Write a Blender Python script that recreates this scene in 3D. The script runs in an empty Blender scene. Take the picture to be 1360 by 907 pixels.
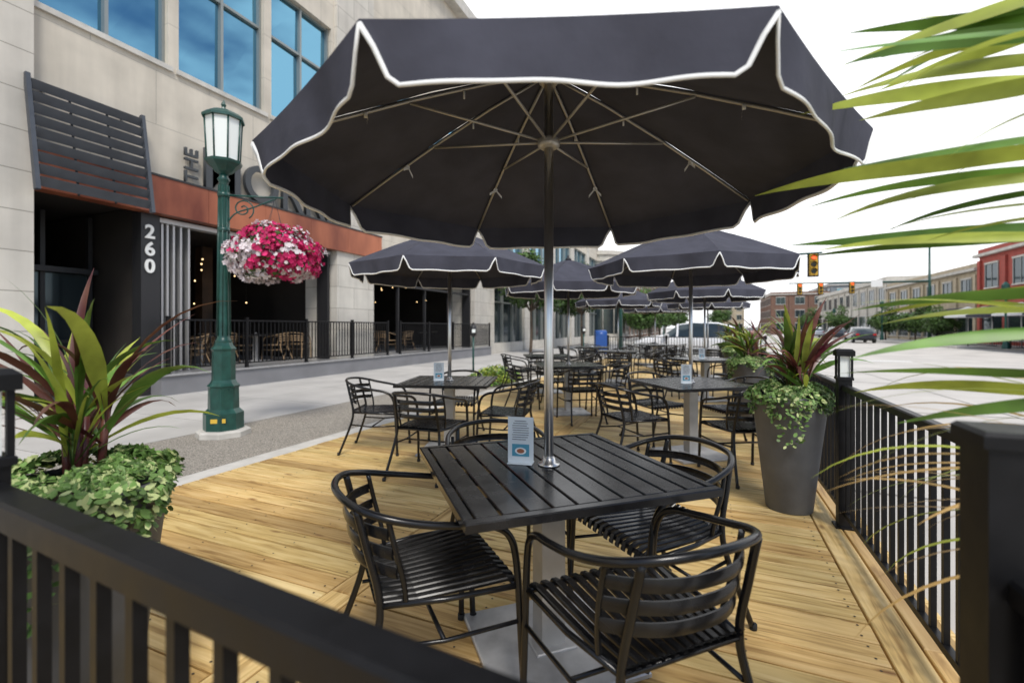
import bpy, math, random
from mathutils import Vector, Matrix, noise
R=random.Random(7)
scene=bpy.context.scene
rad=math.radians
# ---------------------------------------------------------------- materials
def mat(name,col,rough=0.6,metal=0.0,var=0.0,scale=5.0,bump=0.0,bscale=None,col2=None,rnd=0.0,spec=0.5,trans=0.0,emit=None,estr=0.0,stretch=None,detail=3,coat=0.0):
    m=bpy.data.materials.new(name); m.use_nodes=True
    nt=m.node_tree; N=nt.nodes; L=nt.links
    b=N['Principled BSDF']; out=N['Material Output']
    b.inputs['Base Color'].default_value=(*col,1); b.inputs['Roughness'].default_value=rough
    b.inputs['Metallic'].default_value=metal
    b.inputs['Specular IOR Level'].default_value=spec
    b.inputs['Coat Weight'].default_value=coat
    tc=N.new('ShaderNodeTexCoord'); mp=N.new('ShaderNodeMapping'); L.new(tc.outputs['Object'],mp.inputs[0])
    if stretch: mp.inputs['Scale'].default_value=stretch
    cur=None
    if var>0 or col2:
        nz=N.new('ShaderNodeTexNoise'); nz.inputs['Scale'].default_value=scale; nz.inputs['Detail'].default_value=detail
        L.new(mp.outputs[0],nz.inputs[0])
        rp=N.new('ShaderNodeValToRGB')
        c2=col2 if col2 else tuple(min(1,c*(1+var)) for c in col)
        c1=col if col2 else tuple(c*(1-var) for c in col)
        rp.color_ramp.elements[0].position=.32; rp.color_ramp.elements[1].position=.68
        rp.color_ramp.elements[0].color=(*c1,1); rp.color_ramp.elements[1].color=(*c2,1)
        L.new(nz.outputs[0],rp.inputs[0]); cur=rp.outputs[0]
        mr=N.new('ShaderNodeMapRange'); mr.inputs[3].default_value=max(0,rough-.1); mr.inputs[4].default_value=min(1,rough+.1)
        L.new(nz.outputs[0],mr.inputs[0]); L.new(mr.outputs[0],b.inputs['Roughness'])
    if rnd>0:
        at=N.new('ShaderNodeAttribute'); at.attribute_name='rnd'
        mr=N.new('ShaderNodeMapRange'); mr.inputs[3].default_value=1-rnd; mr.inputs[4].default_value=1+rnd
        L.new(at.outputs['Fac'],mr.inputs[0])
        vm=N.new('ShaderNodeVectorMath'); vm.operation='SCALE'
        if cur: L.new(cur,vm.inputs[0])
        else: vm.inputs[0].default_value=col
        L.new(mr.outputs[0],vm.inputs['Scale']); cur=vm.outputs[0]
    if cur: L.new(cur,b.inputs['Base Color'])
    if bump>0:
        nb=N.new('ShaderNodeTexNoise'); nb.inputs['Scale'].default_value=bscale or scale*6; nb.inputs['Detail'].default_value=3
        L.new(mp.outputs[0],nb.inputs[0])
        bp=N.new('ShaderNodeBump'); bp.inputs['Strength'].default_value=bump; bp.inputs['Distance'].default_value=.02
        L.new(nb.outputs[0],bp.inputs['Height']); L.new(bp.outputs[0],b.inputs['Normal'])
    if emit:
        b.inputs['Emission Color'].default_value=(*emit,1); b.inputs['Emission Strength'].default_value=estr
    if trans>0:
        tr=N.new('ShaderNodeBsdfTranslucent'); mx=N.new('ShaderNodeMixShader'); mx.inputs[0].default_value=trans
        if cur: L.new(cur,tr.inputs[0])
        else: tr.inputs[0].default_value=(*col,1)
        L.new(b.outputs[0],mx.inputs[1]); L.new(tr.outputs[0],mx.inputs[2]); L.new(mx.outputs[0],out.inputs[0])
    return m

def stone_mat(name,c1,c2,mortar,bw,bh,ms=.012,var=.08,bump=.25):
    m=mat(name,c1,.8); nt=m.node_tree; N=nt.nodes; L=nt.links; b=N['Principled BSDF']
    tc=N.new('ShaderNodeTexCoord'); sp=N.new('ShaderNodeSeparateXYZ'); L.new(tc.outputs['Object'],sp.inputs[0])
    ad=N.new('ShaderNodeMath'); L.new(sp.outputs[0],ad.inputs[0]); L.new(sp.outputs[1],ad.inputs[1])
    cb=N.new('ShaderNodeCombineXYZ'); L.new(ad.outputs[0],cb.inputs[0]); L.new(sp.outputs[2],cb.inputs[1])
    br=N.new('ShaderNodeTexBrick'); L.new(cb.outputs[0],br.inputs[0]); br.inputs['Scale'].default_value=1
    br.inputs['Color1'].default_value=(*c1,1); br.inputs['Color2'].default_value=(*c2,1); br.inputs['Mortar'].default_value=(*mortar,1)
    br.inputs['Brick Width'].default_value=bw; br.inputs['Row Height'].default_value=bh; br.inputs['Mortar Size'].default_value=ms
    br.inputs['Mortar Smooth'].default_value=.2
    nz=N.new('ShaderNodeTexNoise'); nz.inputs['Scale'].default_value=1.7; nz.inputs['Detail'].default_value=8; L.new(tc.outputs['Object'],nz.inputs[0])
    mr=N.new('ShaderNodeMapRange'); mr.inputs[1].default_value=.3; mr.inputs[2].default_value=.7; mr.inputs[3].default_value=1-var*1.5; mr.inputs[4].default_value=1+var; L.new(nz.outputs[0],mr.inputs[0])
    mp=N.new('ShaderNodeMapping'); mp.inputs['Scale'].default_value=(3,3,.25); L.new(tc.outputs['Object'],mp.inputs[0])
    n2=N.new('ShaderNodeTexNoise'); n2.inputs['Scale'].default_value=1.5; n2.inputs['Detail'].default_value=5; L.new(mp.outputs[0],n2.inputs[0])
    m2=N.new('ShaderNodeMapRange'); m2.inputs[1].default_value=.3; m2.inputs[2].default_value=.6; m2.inputs[3].default_value=.9; m2.inputs[4].default_value=1.02; L.new(n2.outputs[0],m2.inputs[0])
    mm=N.new('ShaderNodeMath'); mm.operation='MULTIPLY'; L.new(mr.outputs[0],mm.inputs[0]); L.new(m2.outputs[0],mm.inputs[1])
    vm=N.new('ShaderNodeVectorMath'); vm.operation='SCALE'; L.new(br.outputs[0],vm.inputs[0]); L.new(mm.outputs[0],vm.inputs['Scale'])
    L.new(vm.outputs[0],b.inputs['Base Color'])
    bp=N.new('ShaderNodeBump'); bp.inputs['Strength'].default_value=bump; bp.inputs['Distance'].default_value=.01; bp.invert=True
    L.new(br.outputs['Fac'],bp.inputs['Height']); L.new(bp.outputs[0],b.inputs['Normal'])
    return m

def wood_mat():
    m=mat('deck_wood',(.5,.33,.13),.6); nt=m.node_tree; N=nt.nodes; L=nt.links; b=N['Principled BSDF']
    tc=N.new('ShaderNodeTexCoord'); at=N.new('ShaderNodeAttribute'); at.attribute_name='rnd'
    cb=N.new('ShaderNodeCombineXYZ')
    mu=N.new('ShaderNodeMath'); mu.operation='MULTIPLY'; mu.inputs[1].default_value=37; L.new(at.outputs['Fac'],mu.inputs[0])
    for i in range(3): L.new(mu.outputs[0],cb.inputs[i])
    va=N.new('ShaderNodeVectorMath'); va.operation='ADD'; L.new(tc.outputs['Object'],va.inputs[0]); L.new(cb.outputs[0],va.inputs[1])
    mp=N.new('ShaderNodeMapping'); mp.inputs['Scale'].default_value=(1.1,16,16); L.new(va.outputs[0],mp.inputs[0])
    nz=N.new('ShaderNodeTexNoise'); nz.inputs['Scale'].default_value=2.2; nz.inputs['Detail'].default_value=8; nz.inputs['Distortion'].default_value=.6; L.new(mp.outputs[0],nz.inputs[0])
    rp=N.new('ShaderNodeValToRGB'); e=rp.color_ramp.elements
    e[0].position=.3; e[0].color=(.36,.225,.08,1); e[1].position=.68; e[1].color=(.80,.62,.33,1)
    x=e.new(.47); x.color=(.66,.475,.205,1)
    L.new(nz.outputs[0],rp.inputs[0])
    mk=N.new('ShaderNodeMapping'); mk.inputs['Scale'].default_value=(1.6,5,5); L.new(va.outputs[0],mk.inputs[0])
    vo=N.new('ShaderNodeTexVoronoi'); vo.inputs['Scale'].default_value=1.5; L.new(mk.outputs[0],vo.inputs[0])
    kr=N.new('ShaderNodeValToRGB'); kr.color_ramp.elements[0].position=.04; kr.color_ramp.elements[0].color=(.3,.16,.08,1); kr.color_ramp.elements[1].position=.15; kr.color_ramp.elements[1].color=(1,1,1,1)
    L.new(vo.outputs['Distance'],kr.inputs[0])
    mx=N.new('ShaderNodeMixRGB'); mx.blend_type='MULTIPLY'; mx.inputs[0].default_value=.85; L.new(rp.outputs[0],mx.inputs[1]); L.new(kr.outputs[0],mx.inputs[2])
    tr=N.new('ShaderNodeValToRGB'); t=tr.color_ramp.elements; t[0].color=(.66,.58,.47,1); t[1].color=(1.12,1.13,1.15,1)
    q=t.new(.22); q.color=(.95,.84,.68,1); q=t.new(.5); q.color=(1.07,1.03,.93,1); q=t.new(.75); q.color=(.85,.83,.68,1)
    L.new(at.outputs['Fac'],tr.inputs[0])
    m2=N.new('ShaderNodeMixRGB'); m2.blend_type='MULTIPLY'; m2.inputs[0].default_value=1; L.new(mx.outputs[0],m2.inputs[1]); L.new(tr.outputs[0],m2.inputs[2])
    n3=N.new('ShaderNodeTexNoise'); n3.inputs['Scale'].default_value=1.3; n3.inputs['Detail'].default_value=6; L.new(tc.outputs['Object'],n3.inputs[0])
    mr=N.new('ShaderNodeMapRange'); mr.inputs[1].default_value=.3; mr.inputs[2].default_value=.7; mr.inputs[3].default_value=.78; mr.inputs[4].default_value=1.08; L.new(n3.outputs[0],mr.inputs[0])
    vs=N.new('ShaderNodeVectorMath'); vs.operation='SCALE'; L.new(m2.outputs[0],vs.inputs[0]); L.new(mr.outputs[0],vs.inputs['Scale'])
    L.new(vs.outputs[0],b.inputs['Base Color'])
    bp=N.new('ShaderNodeBump'); bp.inputs['Strength'].default_value=.3; bp.inputs['Distance'].default_value=.004; L.new(nz.outputs[0],bp.inputs['Height']); L.new(bp.outputs[0],b.inputs['Normal'])
    return m

BLACK=mat('black_powdercoat',(.008,.008,.009),.24,spec=.45)
BLACKT=mat('black_slat',(.009,.009,.010),.25,var=.3,scale=14,spec=.45)
FENCE=mat('fence_black',(.008,.008,.009),.42,var=.25,scale=20,spec=.22)
CLOTH=mat('umbrella_cloth',(.066,.067,.086),.9,var=.14,scale=6,bump=.18,bscale=14,spec=.1)
TRIM=mat('white_trim',(.8,.8,.78),.7)
STEEL=mat('brushed_steel',(.66,.66,.66),.3,1.0)
RIB=mat('rib_metal',(.5,.48,.44),.4,.5)
GALV=mat('galvanised_plate',(.5,.5,.51),.4,.5,var=.15,scale=12)
COLM=mat('grey_column',(.42,.42,.42),.4,.4,var=.1,scale=8)
POT=mat('planter_grey',(.10,.104,.112),.6,var=.15,scale=6,bump=.1)
SOIL=mat('soil',(.03,.02,.012),.95,bump=.5)
LEAFG=mat('leaf_green',(.12,.24,.04),.42,var=.45,scale=7,rnd=.45,trans=.2)
LEAFY=mat('leaf_yellowgreen',(.40,.46,.07),.42,var=.35,scale=8,rnd=.3,trans=.3)
LEAFR=mat('leaf_burgundy',(.09,.015,.025),.4,col2=(.2,.08,.05),scale=8,rnd=.4,trans=.12)
LEAFB=mat('leaf_dry',(.45,.29,.1),.6,rnd=.3,trans=.2)
LEAFV=mat('leaf_variegated',(.12,.22,.05),.55,rnd=.45)
LEAFW=mat('leaf_cream_edge',(.45,.52,.22),.55,rnd=.2)
TREEL=mat('tree_leaf',(.06,.12,.022),.55,rnd=.6,trans=.15)
BARK=mat('bark',(.09,.065,.045),.9,bump=.6,bscale=20,var=.3)
GREENP=mat('lamp_green_paint',(.012,.062,.050),.32,var=.25,scale=10)
FROST=mat('frosted_glass',(.8,.83,.8),.3)
CONC=mat('sidewalk_concrete',(.47,.455,.43),.85,var=.12,scale=1.2,detail=8,rnd=.06)
CONC2=mat('kerb_concrete',(.52,.5,.46),.85,var=.15,scale=4,detail=5)
JOINT=mat('joint_dark',(.14,.13,.12),.9)
ROADJ=mat('road_joint',(.24,.23,.21),.9)
ROAD=mat('road_concrete',(.50,.475,.44),.85,var=.14,scale=.6,detail=8)
ASPH=mat('cross_asphalt',(.22,.22,.22),.85,var=.2,scale=.8,detail=6)
PAINTW=mat('marking_white',(.78,.78,.76),.7)
PAINTY=mat('marking_yellow',(.65,.42,.05),.7)
GROUND=mat('far_ground',(.3,.3,.28),.9,var=.2,scale=.05)
LIME=stone_mat('limestone',(.58,.55,.49),(.54,.505,.45),(.3,.28,.24),1.3,.62,.009)
LIMEB=stone_mat('limestone_panel',(.60,.545,.46),(.565,.515,.435),(.38,.35,.3),2.1,1.05,.007)
RED=stone_mat('red_brick',(.46,.07,.045),(.38,.055,.04),(.25,.12,.1),.25,.09,.01)
BEIGE=stone_mat('beige_brick',(.5,.42,.3),(.45,.37,.26),(.3,.27,.2),.4,.15,.01)
BROWN=stone_mat('brown_brick',(.2,.10,.065),(.17,.09,.06),(.2,.15,.12),.4,.15,.01)
GREYB=mat('grey_panel',(.2,.22,.24),.6,var=.1)
COPPER=mat('copper_panel',(.15,.035,.02),.4,.35,col2=(.5,.17,.085),scale=1.0,stretch=(1,1,.35),detail=10,bump=.08)
DARK=mat('dark_metal',(.02,.02,.022),.45)
DGREY=mat('louver_metal',(.07,.078,.092),.42,.2,var=.1)
INTER=mat('interior_dark',(.022,.018,.015),.8,var=.4,scale=1)
INTW=mat('interior_wood',(.1,.055,.03),.6,var=.4,scale=2)
PLAT=mat('platform_grey',(.2,.2,.21),.6,var=.12,scale=1.5)
ALU=mat('door_aluminium',(.5,.5,.5),.4,.6)
GLASSB=mat('window_blue',(.15,.34,.47),.04,1.0)
GLASSD=mat('window_dark',(.05,.07,.08),.08,.6)
FRAMEW=mat('window_frame',(.28,.3,.29),.45,.5)
BULB=mat('bulb',(1,.8,.5),.5,emit=(1,.66,.3),estr=5)
PINK=mat('petal_magenta',(.55,.012,.12),.6,rnd=.4,trans=.15)
WHITEP=mat('petal_white',(.8,.73,.75),.6,rnd=.15,trans=.15)
CARW=mat('car_white',(.8,.81,.83),.25,coat=.8)
CARD=mat('car_dark',(.03,.035,.045),.25,coat=.8)
CARR=mat('car_red',(.3,.02,.02),.25,coat=.8)
TYRE=mat('tyre',(.02,.02,.02),.85)
LAMPR=mat('tail_red',(.4,.01,.01),.3)
SIGY=mat('signal_yellow',(.62,.36,.03),.5)
SIGR=mat('signal_red_lit',(.8,.05,.02),.4,emit=(1,.08,.02),estr=3)
SIGD=mat('signal_lens',(.05,.05,.03),.3)
BLUE=mat('box_blue',(.02,.08,.3),.4)
CARDW=mat('card_white',(.8,.8,.8),.5)
CARDB=mat('card_blue',(.08,.3,.42),.4)
CARDK=mat('card_ink',(.08,.08,.09),.5)
CARDR=mat('card_food',(.35,.12,.06),.5)
ACRY=mat('acrylic',(.7,.75,.78),.08,spec=.6)
TAN=mat('rattan',(.3,.2,.11),.6)
AWNW=mat('white_awning',(.7,.7,.7),.8)
SCREW=mat('deck_screw',(.06,.05,.04),.5,.5)
WOOD=wood_mat()
AGG=mat('exposed_aggregate',(.11,.10,.085),.85,col2=(.46,.42,.36),scale=75,bump=.5,bscale=80,detail=3)

# ---------------------------------------------------------------- mesh builder
class MB:
    def __init__(s): s.v=[]; s.f=[]; s.m=[]; s.sm=[]; s.r=[]; s.mats=[]
    def mi(s,m):
        if m not in s.mats: s.mats.append(m)
        return s.mats.index(m)
    def face(s,idx,m,sm=False,r=.5):
        s.f.append(idx); s.m.append(s.mi(m)); s.sm.append(sm); s.r.append(r)
    def box(s,x0,x1,y0,y1,z0,z1,m,r=.5,M=None):
        b=len(s.v)
        P=[Vector((x,y,z)) for z in (z0,z1) for x,y in ((x0,y0),(x1,y0),(x1,y1),(x0,y1))]
        if M: P=[M@p for p in P]
        s.v+= [tuple(p) for p in P]
        for q in ((0,3,2,1),(4,5,6,7),(0,1,5,4),(1,2,6,5),(2,3,7,6),(3,0,4,7)): s.face([b+i for i in q],m,False,r)
    def bbox(s,x0,x1,y0,y1,z0,z1,c,m,r=.5,M=None):
        b=len(s.v)
        P=[(x0,y0,z0),(x1,y0,z0),(x1,y1,z0),(x0,y1,z0),(x0,y0,z1-c),(x1,y0,z1-c),(x1,y1,z1-c),(x0,y1,z1-c),
           (x0+c,y0+c,z1),(x1-c,y0+c,z1),(x1-c,y1-c,z1),(x0+c,y1-c,z1)]
        P=[Vector(p) for p in P]
        if M: P=[M@p for p in P]
        s.v+=[tuple(p) for p in P]
        for q in ((0,3,2,1),(0,1,5,4),(1,2,6,5),(2,3,7,6),(3,0,4,7),(4,5,9,8),(5,6,10,9),(6,7,11,10),(7,4,8,11),(8,9,10,11)):
            s.face([b+i for i in q],m,False,r)
    def tube(s,pts,r,m,n=8,closed=False,caps=True,sx=1.0):
        pts=[Vector(p) for p in pts]; k=len(pts)
        rs=r if isinstance(r,(list,tuple)) else [r]*k
        b=len(s.v); up=None
        for i,p in enumerate(pts):
            if closed: t=(pts[(i+1)%k]-pts[i-1])
            else: t=pts[min(i+1,k-1)]-pts[max(i-1,0)]
            if t.length<1e-9: t=Vector((0,0,1))
            t.normalize()
            if up is None:
                up=Vector((0,0,1)) if abs(t.z)<.9 else Vector((1,0,0))
            u=up-t*up.dot(t)
            if u.length<1e-6: u=t.orthogonal()
            u.normalize(); w=t.cross(u); up=u
            for j in range(n):
                a=2*math.pi*j/n
                q=p+(u*math.cos(a)+w*math.sin(a)*sx)*rs[i]
                s.v.append(tuple(q))
        for i in range(k if closed else k-1):
            i2=(i+1)%k
            for j in range(n):
                j2=(j+1)%n
                s.face([b+i*n+j,b+i*n+j2,b+i2*n+j2,b+i2*n+j],m,True)
        if caps and not closed:
            s.face([b+j for j in range(n)][::-1],m); s.face([b+(k-1)*n+j for j in range(n)],m)
    def lathe(s,c,prof,m,n=24,sm=True,rot=0,caps=True):
        b=len(s.v); k=len(prof)
        for r,z in prof:
            for j in range(n):
                a=2*math.pi*j/n+rot
                s.v.append((c[0]+r*math.cos(a),c[1]+r*math.sin(a),c[2]+z))
        for i in range(k-1):
            for j in range(n):
                j2=(j+1)%n
                s.face([b+i*n+j,b+i*n+j2,b+(i+1)*n+j2,b+(i+1)*n+j],m,sm)
        if caps:
            s.face([b+j for j in range(n)][::-1],m); s.face([b+(k-1)*n+j for j in range(n)],m)
    def sphere(s,c,r,m,n=12,k=8,sz=1):
        prof=[(max(1e-4,r*math.sin(math.pi*i/k)),-r*sz*math.cos(math.pi*i/k)) for i in range(k+1)]
        s.lathe(c,prof,m,n,caps=False)
    def grid(s,rows,m,sm=True,r=.5):
        b=len(s.v); n=len(rows[0])
        for row in rows: s.v+=[tuple(p) for p in row]
        for i in range(len(rows)-1):
            for j in range(n-1):
                s.face([b+i*n+j,b+i*n+j+1,b+(i+1)*n+j+1,b+(i+1)*n+j],m,sm,r)
    def poly(s,pts,m,r=.5,sm=False):
        b=len(s.v); s.v+=[tuple(p) for p in pts]; s.face(list(range(b,b+len(pts))),m,sm,r)
    def mesh(s,name):
        me=bpy.data.meshes.new(name); me.from_pydata(s.v,[],s.f)
        for m in s.mats: me.materials.append(m)
        me.polygons.foreach_set('material_index',s.m); me.polygons.foreach_set('use_smooth',s.sm)
        a=me.attributes.new('rnd','FLOAT','FACE'); a.data.foreach_set('value',s.r)
        me.update(); return me
    def obj(s,name,parent=None,loc=(0,0,0),rz=0):
        return put(s.mesh(name),name,loc,rz,parent)
def put(me,name,loc=(0,0,0),rz=0,parent=None,sc=1):
    o=bpy.data.objects.new(name,me); scene.collection.objects.link(o)
    o.location=loc; o.rotation_euler=(0,0,rz); o.scale=(sc,sc,sc)
    if parent: o.parent=parent
    return o
def empty(name,loc=(0,0,0)):
    o=bpy.data.objects.new(name,None); scene.collection.objects.link(o); o.location=loc; o.empty_display_size=.2; return o
def cat(pts,n=6,closed=False):
    P=[Vector(p) for p in pts]; out=[]; k=len(P)
    for i in range(k-1):
        p0=P[max(i-1,0)];p1=P[i];p2=P[i+1];p3=P[min(i+2,k-1)]
        for j in range(n):
            t=j/n
            out.append(.5*((2*p1)+(p2-p0)*t+(2*p0-5*p1+4*p2-p3)*t*t+(3*p1-p0-3*p2+p3)*t**3))
    out.append(P[-1]); return out

# ---------------------------------------------------------------- chair
def chair_mesh(FR=BLACK,SL=BLACKT,name='patio_armchair'):
    b=MB(); r=.0125
    half=[(.265,.275,0),(.262,.262,.25),(.262,.245,.5),(.266,.215,.60),(.272,.15,.645),(.278,.05,.665),(.275,-.08,.69),(.245,-.2,.72),(.16,-.285,.745),(0,-.32,.755)]
    full=half+[( -x,y,z) for x,y,z in half[::-1][1:]]
    b.tube(cat(full,5),r,FR,10)
    for sgn in (1,-1):
        leg=[(sgn*.19,-.268,.735),(sgn*.195,-.235,.6),(sgn*.2,-.2,.44),(sgn*.215,-.22,.3),(sgn*.25,-.33,0)]
        b.tube(cat(leg,5),r,FR,8)
        b.tube([(sgn*.2,-.2,.425),(sgn*.245,0,.425),(sgn*.258,.245,.42)],.010,FR,8)
        b.tube([(sgn*.262,.25,.3),(sgn*.235,.0,.285),(sgn*.212,-.205,.3)],.008,FR,6)
        for q in ((sgn*.265,.275),(sgn*.25,-.33)): b.tube([(q[0],q[1],0),(q[0],q[1],.025)],.016,TYRE,8)
    b.tube([(-.258,.245,.42),(.258,.245,.42)],.010,FR,8)
    b.tube([(-.2,-.2,.425),(.2,-.2,.425)],.010,FR,8)
    b.tube([(-.235,0,.285),(.235,0,.285)],.008,FR,6)
    n=13
    for i in range(n):
        f=(i-(n-1)/2)/((n-1)/2)
        xf=f*.235; xb=f*.185
        ys=[(.265,.415),(.255,.438),(.22,.446),(.08,.438),(-.08,.432),(-.19,.436),(-.215,.45)]
        w=.0125
        top=[]
        for y,z in ys:
            t=(.265-y)/.48; x=xf+(xb-xf)*t
            top.append([(x-w,y,z-.004),(x-w*.7,y,z),(x+w*.7,y,z),(x+w,y,z-.004)])
        b.grid(top,SL,False)
        bot=[[(p[0],p[1],p[2]-.009) for p in (row[3],row[0])] for row in top]; b.grid(bot,SL,False)
        for k in (0,3):
            b.grid([[row[k],(row[k][0],row[k][1],row[k][2]-.009)] for row in top],SL,False)
    for z,wd in ((.535,.036),(.597,.036),(.659,.036)):
        rows=[]
        for i in range(15):
            a=-1+2*i/14
            x=a*.235; y=-.305+.11*abs(a)**2.4 + (.755-z)*.22
            zz=z+.01*(1-a*a)
            rows.append((x,y,zz,a))
        for off in (0,.006):
            b.grid([[(x,y-off+.0,zz-wd/2),(x,y-off-.003,zz-wd/4),(x,y-off-.003,zz+wd/4),(x,y-off,zz+wd/2)] for x,y,zz,a in rows],SL,True)
        b.grid([[(x,y,zz+wd/2),(x,y-.006,zz+wd/2)] for x,y,zz,a in rows],SL); b.grid([[(x,y,zz-wd/2),(x,y-.006,zz-wd/2)] for x,y,zz,a in rows],SL)
    for sgn in (1,-1):
        b.tube(cat([(sgn*.232,-.18,.71),(sgn*.236,-.155,.6),(sgn*.225,-.13,.5),(sgn*.215,-.12,.425)],4),.009,FR,8)
    return b.mesh(name)
CH=chair_mesh()
CHT=chair_mesh(TAN,TAN,'rattan_armchair')
# ---------------------------------------------------------------- table
def table_mesh():
    b=MB(); h=.46; z=.74; t=.028
    fw=.035
    b.bbox(-h,h,-h,-h+fw,z-t,z,.004,BLACKT); b.bbox(-h,h,h-fw,h,z-t,z,.004,BLACKT)
    b.bbox(-h,-h+fw,-h+fw+.001,h-fw-.001,z-t,z,.004,BLACKT); b.bbox(h-fw,h,-h+fw+.001,h-fw-.001,z-t,z,.004,BLACKT)
    n=10; W=(2*h-2*fw-.006)/n
    for i in range(n):
        x=-h+fw+.004+i*W
        b.bbox(x+.002,x+W-.007,-h+fw+.003,h-fw-.003,z-.02,z-.001,.003,BLACKT,r=R.random())
    for y in (-.25,0,.25): b.box(-h+.03,h-.03,y-.03,y+.03,z-.045,z-.0205,DARK)
    b.box(-.2,.2,-.2,.2,z-.06,z-.046,COLM)
    b.box(-.05,.05,-.05,.05,.03,z-.061,COLM)
    b.bbox(-.29,.29,-.29,.29,.004,.024,.006,GALV)
    b.bbox(-.085,.085,-.085,.085,.0245,.034,.004,GALV)
    b.lathe((0,0,z),[(.045,0),(.045,.006),(.028,.010),(.026,.03),(.022,.032)],STEEL,20)
    return b.mesh('cafe_table')
TB=table_mesh()
# ---------------------------------------------------------------- umbrella
def umbrella_mesh(seed,Rr=1.06):
    rr=random.Random(seed); b=MB(); za=2.34; zr=1.92
    def rib(k,f):
        a=k*math.pi/4; rad_=Rr*f; z=za-(za-zr)*(f**1.18)
        return Vector((rad_*math.cos(a),rad_*math.sin(a),z))
    NR=7; NT=10
    for k in range(8):
        rows=[]
        for i in range(NR+1):
            f=.03+.97*i/NR; A=rib(k,f); B=rib(k+1,f); row=[]
            for j in range(NT+1):
                t=j/NT; p=A.lerp(B,t); sag=4*t*(1-t)
                mid=math.sin(math.pi*min(1,f))
                p.z-=.022*sag*mid+.003*sag*f; p.x*=1-.008*sag*f*f; p.y*=1-.008*sag*f*f
                p.z+=.007*mid*noise.noise(Vector((p.x*5+seed,p.y*5,k)))
                row.append(p)
            rows.append(row)
        b.grid(rows,CLOTH,True,rr.random())
        am=(k+.5)*math.pi/4; out=Vector((math.cos(am),math.sin(am),0)); sd=Vector((-math.sin(am),math.cos(am),0))
        NTf=36
        A=rib(k,1);B=rib(k+1,1)
        ph=rr.random()*6; frow=[[],[],[]]; trim=[]
        for j in range(NTf+1):
            t=j/NTf; p=A.lerp(B,t); sag=4*t*(1-t)
            p.z-=.003*sag; p.x*=1-.008*sag; p.y*=1-.008*sag
            e=min(t,1-t)
            q01=min(1,e/.07); ramp=q01*q01*(3-2*q01)
            dr=.01+.114*(.35*q01+.65*ramp)+.0025*math.sin(t*15+ph)
            wob=.012*math.sin(t*8+ph)+.006*math.sin(t*19+ph*2)
            q=p+out*(-.012*q01+wob*q01)+Vector((0,0,-dr))+sd*(.010*(1 if t<.5 else -1)*q01*(1-e*2))
            mid=p.lerp(q,.5)+out*(wob*.2)
            frow[0].append(p);frow[1].append(mid);frow[2].append(q);trim.append(q)
        b.grid(frow,CLOTH,True,rr.random())
        b.tube(trim,.0066,TRIM,6,sx=.6)
    for k in range(8):
        pts=[rib(k,f)+Vector((0,0,-.012)) for f in (.04,.25,.5,.75,.985)]
        b.tube(pts,.006,RIB,6)
        a=k*math.pi/4
        hub=Vector((.035*math.cos(a),.035*math.sin(a),2.06))
        b.tube([hub,rib(k,.52)+Vector((0,0,-.02))],.0055,RIB,6)
        c=rib(k,.66)+Vector((0,0,-.02)); sd=Vector((-math.sin(a),math.cos(a),0))
        for s_ in (1,-1):
            e=c+sd*.035*s_+Vector((0,0,-.01-.03*rr.random()))
            b.poly([c,c+Vector((0,0,-.012)),e+Vector((0,0,-.014)),e],TRIM)
        b.tube([c-Vector((0,0,.004)),c+Vector((.012*math.cos(a),.012*math.sin(a),-.004))],.011,TRIM,8)
        d=rib(k,.33)+Vector((0,0,-.02)); b.tube([d,d+Vector((0,0,-.03))],.004,TRIM,5)
    b.lathe((0,0,2.03),[(.03,0),(.045,.01),(.045,.035),(.03,.045)],RIB,20)
    b.lathe((0,0,2.29),[(.03,0),(.04,.01),(.04,.03),(.02,.04)],RIB,20)
    b.lathe((0,0,2.335),[(.05,0),(.04,.02),(.02,.03),(.018,.06),(.004,.075)],DARK,16)
    b.tube([(0,0,.06),(0,0,2.33)],.019,STEEL,20)
    return b.mesh('patio_umbrella')
UM=[umbrella_mesh(0,1.075),umbrella_mesh(1,1.03),umbrella_mesh(2,1.03)]
# ---------------------------------------------------------------- sets
def dset(p,s,trot,urot,chairs,ui=0,um=True):
    put(TB,'cafe_table',(p,s,0),trot)
    if um: put(UM[ui%3],'patio_umbrella',(p,s,0),urot)
    for ang,dist,tw in chairs:
        a=rad(ang); x=p+dist*math.cos(a); y=s+dist*math.sin(a)
        put(CH,'patio_armchair',(x,y,0),a+math.pi/2+rad(tw))
T1=(-.60,1.82)
dset(*T1,rad(42),rad(-2.5),[(-136,.50,3),(-41,.53,-4),(44,.52,4),(134,.55,-5)],0)
def std(base,d=.62): return [(base+90*k+R.uniform(-6,6),d+R.uniform(-.04,.12),R.uniform(-14,14)) for k in range(4)]
dset(-2.53,4.32,rad(18),rad(8),std(18,.66),1)
dset(-.16,5.11,rad(38),rad(14),std(42,.64),2)
dset(-1.97,6.93,rad(30),rad(3),std(30),2)
dset(-.05,9.1,rad(40),rad(20),std(44),1)
dset(-2.0,11.4,rad(5),rad(11),std(5),2)
dset(.0,13.4,rad(12),rad(5),std(12),1)
dset(-1.6,16.0,rad(30),rad(15),std(30),1)
dset(-3.0,9.0,rad(25),0,std(25),um=False)
dset(-3.1,13.4,rad(10),0,std(10),um=False)
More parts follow.
